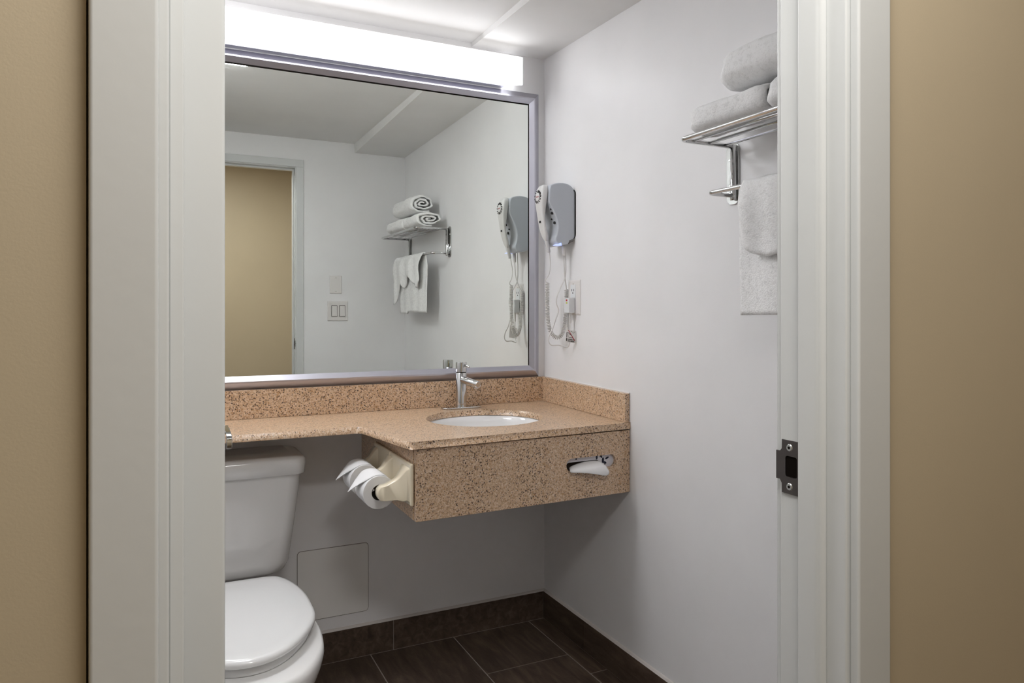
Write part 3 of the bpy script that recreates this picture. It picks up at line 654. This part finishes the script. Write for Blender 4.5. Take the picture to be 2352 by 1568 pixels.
# test plug
gp = empty('safety_plug', (-.02, -.233, 1.211), 'white block shock-guard plug with red and yellow buttons in the outlet', 'plug')
obj('plug_body', *box(-.0345, -.0090, -.2520, -.2150, 1.2110, 1.2665), 'whiteplastic', gp, bevel=.0025, seg=3)
obj('reset_button', *box(-.0362, -.034, -.2400, -.2320, 1.2545, 1.2610), 'red', gp, bevel=.0006, label='red button')
obj('test_button', *box(-.0362, -.034, -.2400, -.2320, 1.2455, 1.2515), 'yellow', gp, bevel=.0006, label='yellow button')
ribs = []
for k in range(9):
    z = 1.2110-.0042*k; ribs += [ring((-.0205, -.236, z), .0052-.00012*k, (0, 0, -1), 14), ring((-.0205, -.236, z-.0024), .0052-.00012*k, (0, 0, -1), 14), ring((-.0205, -.236, z-.0026), .0040, (0, 0, -1), 14), ring((-.0205, -.236, z-.0040), .0040, (0, 0, -1), 14)]
obj('cord_collar', *loft(ribs), 'cord', gp, auto=40)
pc = smoothpath([(-.0240, -.205, 1.4640), (-.0230, -.206, 1.4330), (-.0215, -.206, 1.3900), (-.0245, -.207, 1.3450), (-.0430, -.207, 1.3080), (-.0605, -.207, 1.2680), (-.0605, -.207, 1.2430), (-.0510, -.205, 1.2200), (-.0600, -.200, 1.1900), (-.0720, -.196, 1.1530), (-.0840, -.196, 1.1320), (-.0890, -.197, 1.1080), (-.0780, -.200, 1.0930), (-.0520, -.206, 1.0925), (-.0290, -.216, 1.0860), (-.0215, -.226, 1.0880), (-.0205, -.235, 1.1150), (-.0205, -.236, 1.1720)], 8)
obj('power_cord', *tube(pc, .0022, 8), 'cord', gp, smooth=True)
# warning tag
wt = empty('warning_tag', (-.024, -.247, 1.105), 'small white warning tag with red diagonal stripe hanging on the dryer cord', 'tag')
TO = Vector((-.0440, -.2440, 1.1060)); TXd = Vector((.0370, -.0060, -.0060)); TYd = Vector((.0030, 0, .0450))
def tp(u, v, h=0): return tuple(TO+TXd*u+TYd*v+Vector((-.15, -.98, 0))*h)
V = [tp(u, v, h) for h in (0, .0006) for u, v in ((0, 0), (1, 0), (1, 1), (.18, 1), (.12, 1.25), (.02, 1.25), (0, 1))]
n = 7
tg = obj('tag_card', V, [tuple(range(n)), tuple(range(2*n-1, n-1, -1))]+[(i, (i+1) % n, n+(i+1) % n, n+i) for i in range(n)], 'tag', wt)
def mark(name, pts, m): 
    V = [tp(u, v, h) for h in (.0005, .0010) for u, v in pts]; n = len(pts)
    obj(name, V, [tuple(range(n)), tuple(range(2*n-1, n-1, -1))]+[(i, (i+1) % n, n+(i+1) % n, n+i) for i in range(n)], m, wt)
mark('red_stripe', [(.17, .985), (.24, .985), (.95, .24), (.90, .17)], 'redink')
mark('bath_drawing', [(.02, .72), (.26, .74), (.30, .68), (.60, .56), (.62, .60), (.32, .73), (.27, .79), (.02, .77)], 'ink')
mark('bath_drawing', [(.04, .72), (.08, .72), (.08, .36), (.04, .36)], 'ink')
mark('bath_drawing', [(.16, .68), (.20, .69), (.24, .40), (.20, .39)], 'ink')
mark('bath_drawing', [(.28, .42), (.70, .42), (.70, .385), (.28, .385)], 'ink')
for u, v in ((.46, .88), (.52, .90), (.66, .86), (.74, .80), (.84, .88)): mark('drop_mark', [(u, v-.025), (u+.05, v), (u+.04, v+.04), (u, v+.03)], 'ink')
mark('tag_heading', [(.03, .09), (.14, .09), (.14, .32), (.03, .32)], 'ink')
for row in (.20, .07):
    x = .22
    while x < .86:
        wd = random.uniform(.03, .10); mark('tag_print', [(x, row), (x+wd, row), (x+wd, row+random.uniform(.06, .105)), (x, row+.10)], 'ink'); x += wd+random.uniform(.015, .05)

# ---------------------------------------------------------------- towel rack
rk = empty('towel_rack', (0, -1.39, 1.51), 'chrome wall towel rack with slatted shelf and lower bar', 'towel rack')
RZ, RXF, LXF, LZ = 1.653, -.1865, -.0960, 1.524
YN, YR = -1.0680, -1.7120
shelf = fillet([(-.012, YN, RZ), (RXF, YN, RZ), (RXF, YR, RZ), (-.012, YR, RZ)], .022, 8)
obj('shelf_frame', *tube(shelf, .0062, 14), 'chrome', rk, smooth=True)
for x in (-.148, -.096, -.042):
    obj('shelf_slat', *tube([(x, YN, RZ+.001), (x, YR, RZ+.001)], .0042, 12), 'chrome', rk, smooth=True)
obj('lower_bar', *tube(fillet([(-.012, YN, LZ), (LXF, YN, LZ), (LXF, YR, LZ), (-.012, YR, LZ)], .020, 8), .0060, 14), 'chrome', rk, smooth=True)
for y, sg in ((YN, 1), (YR, -1)):
    obj('upright', *tube([(-.012, y, RZ+.004), (-.012, y, LZ-.006), (-.0115, y, LZ-.012)], .0085, 16), 'chrome', rk, smooth=True)
    ya, yb = (y-.012, y+.034) if sg > 0 else (y-.034, y+.012)
    fp = [(p[0], p[1]) for p in rrect(ya, yb, LZ-.022, RZ+.012, .018, 8)]
    f = obj('wall_flange', *prism(fp, -.0004, -.0042, YZ), 'chrome', rk, bevel=.001)
    for z in (RZ-.030, LZ+.030):
        obj('screw', *loft([ring((-.0042, y+sg*.020, z), .0052, (-1, 0, 0), 16), ring((-.0058, y+sg*.020, z), .0038, (-1, 0, 0), 16), ring((-.0050, y+sg*.020, z), .0012, (-1, 0, 0), 16)]), 'screw', f)

# towels: flattened spiral rolls of thick cloth
def fluff(o, amp=.0035, sc=38):
    for v in o.data.vertices:
        p = o.matrix_basis.translation+v.co if o.parent is None else v.co
        nv = noise.noise_vector(p*sc)*amp+noise.noise_vector(p*sc*.35)*amp*1.6
        v.co += nv
def towel(name, xc, zc, a, b, y0, y1, turns, label, tilt=0., seed=0., thick=.0105):
    ns, ny = int(turns*34), 22; V = []; F = []
    def sp(t, off):           # t 0..1 outer->inner
        ang = -PI*.45+seed-2*PI*turns*t
        k = 1-t
        aa = thick*1.2+(a-thick*1.2)*k-off; bb = thick*.5+(b-thick*.5)*k-off
        aa = max(aa, .004); bb = max(bb, .0025)
        wob = 1+.07*math.sin(3*ang+seed*9)*(t*1.6) + .05*math.sin(7*ang+seed*5+t*9)*min(1, t*4)
        aa *= wob; bb *= wob
        c, s = math.cos(ang), math.sin(ang)
        x = aa*math.copysign(abs(c)**.85, c); z = bb*math.copysign(abs(s)**.80, s)
        return x*math.cos(tilt)-z*math.sin(tilt), x*math.sin(tilt)+z*math.cos(tilt)
    cross = [sp(i/ns, 0) for i in range(ns+1)]+[sp(i/ns, min(thick*.95, (b-thick*.5)/turns*.985)) for i in range(ns, -1, -1)]
    n = len(cross)
    for j in range(ny+1):
        q = j/ny; y = y0+(y1-y0)*q
        e_ = min(q, 1-q)*abs(y1-y0)
        sh = 1-.10*max(0, 1-e_/.03)**2
        for x, z in cross:
            V.append((xc+x*sh, y+.006*math.sin(z*60+x*25), zc-b+(z+b)*sh*(1-.02*math.sin(q*PI))))
    for j in range(ny):
        for i in range(n): F.append((j*n+i, j*n+(i+1) % n, (j+1)*n+(i+1) % n, (j+1)*n+i))
    for j in (0, ny):
        for i in range(ns): F.append((j*n+i, j*n+i+1, j*n+n-2-i, j*n+n-1-i))
    o = obj(name, V, F, 'terry', None, smooth=True); tag(o, label, 'towel', 'folded bath towels on the chrome shelf')
    fluff(o, .0026); return o
towel('bath_towel', -.104, RZ+.0062+.0475, .082, .042, -1.330, -1.083, 2.6, 'folded white bath towel lying on the near end of the chrome shelf', .05)
towel('bath_towel', -.104, RZ+.0062+.050, .082, .045, -1.660, -1.342, 2.6, 'folded white bath towel on the shelf behind the near towel, mostly behind jamb', .03, .2)
towel('bath_towel', -.106, RZ+.0062+.145, .078, .054, -1.530, -1.190, 2.8, 'rolled white bath towel on top of the other two', .10, .35)

# hand towel draped over the lower bar
def hand_towel():
    nu, nv = 46, 60; V = []
    y0, y1 = -1.199, -1.690
    def front_hem(q):      # front layer length below the bar: wavy pointed edge
        pts = [(0, .137), (.03, .160), (.08, .172), (.15, .178), (.22, .172), (.29, .153), (.36, .118), (.42, .100), (.50, .110), (.58, .155), (.64, .175), (.72, .130), (.80, .150), (.90, .220), (1, .270)]
        for (a, b), (c, d) in zip(pts[:-1], pts[1:]):
            if a <= q <= c: t = (q-a)/(c-a); t = t*t*(3-2*t); return b+(d-b)*t
        return .1
    for i in range(nv+1):
        q = i/nv
        fold = .010*math.sin(q*19+.6)+.006*math.sin(q*37+1.)
        for j in range(nu+1):
            s = j/nu
            Lf, Lb = front_hem(q), .315-.006*q+(.012 if q > .7 else 0)
            r = .0105; arc = PI*r
            d = s*(Lf+arc+Lb)
            if d < Lf:
                h = Lf-d; x = LXF-r-.004-fold*min(1, h/.05)*.9-.006*math.sin(min(1, h/.12)*PI); z = LZ-h; k = h
            elif d < Lf+arc:
                a = (d-Lf)/r; x = LXF-r*math.cos(a); z = LZ+r*math.sin(a); k = 0
            else:
                h = d-Lf-arc; x = LXF+r+.003*math.sin(q*23)*min(1, h/.1)-.004*min(1, h/.2); z = LZ-h; k = h*.8
            gather = 1-.16*min(1, k/.30)
            y = y0+(y1-y0)*q-(.014*(1-q)*min(1, (Lf-d)/.08) if d < Lf else 0)+(.030*(1-q)*min(1, (d-Lf-arc)/.06) if d > Lf+arc else 0)
            ym = y0-.04
            if d > Lf+arc: y = ym+(y-ym)*gather+ (.0 if q > .1 else 0)
            V.append((x, y, z))
    F = [(i*(nu+1)+j, i*(nu+1)+j+1, (i+1)*(nu+1)+j+1, (i+1)*(nu+1)+j) for i in range(nv) for j in range(nu)]
    o = obj('hand_towel', V, F, 'terry', None, smooth=True)
    tag(o, 'white hand towel draped over the lower bar of the chrome rack', 'towel')
    q = o.modifiers.new('sol', 'SOLIDIFY'); q.thickness = .0055; q.offset = 0
    return o
ht = hand_towel()

# ---------------------------------------------------------------- switches on the door wall (seen in the mirror)
def plate(name, x0, x1, z0, z1, label, cat):
    t = empty(name, ((x0+x1)/2, YF, z0), label, cat)
    V = [(x0, YF+.0004, z0), (x1, YF+.0004, z0), (x1, YF+.0004, z1), (x0, YF+.0004, z1), (x0+.004, YF+.0065, z0+.004), (x1-.004, YF+.0065, z0+.004), (x1-.004, YF+.0065, z1-.004), (x0+.004, YF+.0065, z1-.004)]
    obj('cover_plate', V, [(0, 3, 2, 1), (4, 5, 6, 7), (0, 1, 5, 4), (1, 2, 6, 5), (2, 3, 7, 6), (3, 0, 4, 7)], 'plate', t, bevel=.001); return t
bp = plate('blank_wall_plate', -.467, -.394, 1.322, 1.431, 'blank white wall plate above the switches, seen in the mirror', 'wall plate')
for z in (1.417, 1.336): obj('screw', *cyl((-.4305, YF+.006, z), (-.4305, YF+.0075, z), .0022, n=10), 'screw', bp)
ls = plate('light_switch', -.480, -.357, 1.157, 1.277, 'white two-gang rocker light switch by the door, seen in the mirror', 'switch')
for x in (-.4395, -.3925):
    obj('rocker_frame', *slab_hole(rrect(x-.0175, x+.0175, 1.183, 1.252, .002, 2), rrect(x-.0150, x+.0150, 1.1855, 1.2495, .001, 2), lambda p, t: (p[0], t, p[1]), YF+.0064, YF+.0074), 'strike', ls)
    obj('rocker', [(x-.0148, YF+.0066, 1.1857), (x+.0148, YF+.0066, 1.1857), (x+.0148, YF+.0066, 1.2493), (x-.0148, YF+.0066, 1.2493), (x-.0148, YF+.0125, 1.1857), (x+.0148, YF+.0125, 1.1857), (x+.0148, YF+.0080, 1.2493), (x-.0148, YF+.0080, 1.2493)], [(0, 3, 2, 1), (4, 5, 6, 7), (0, 1, 5, 4), (1, 2, 6, 5), (2, 3, 7, 6), (3, 0, 4, 7)], 'plate', ls)
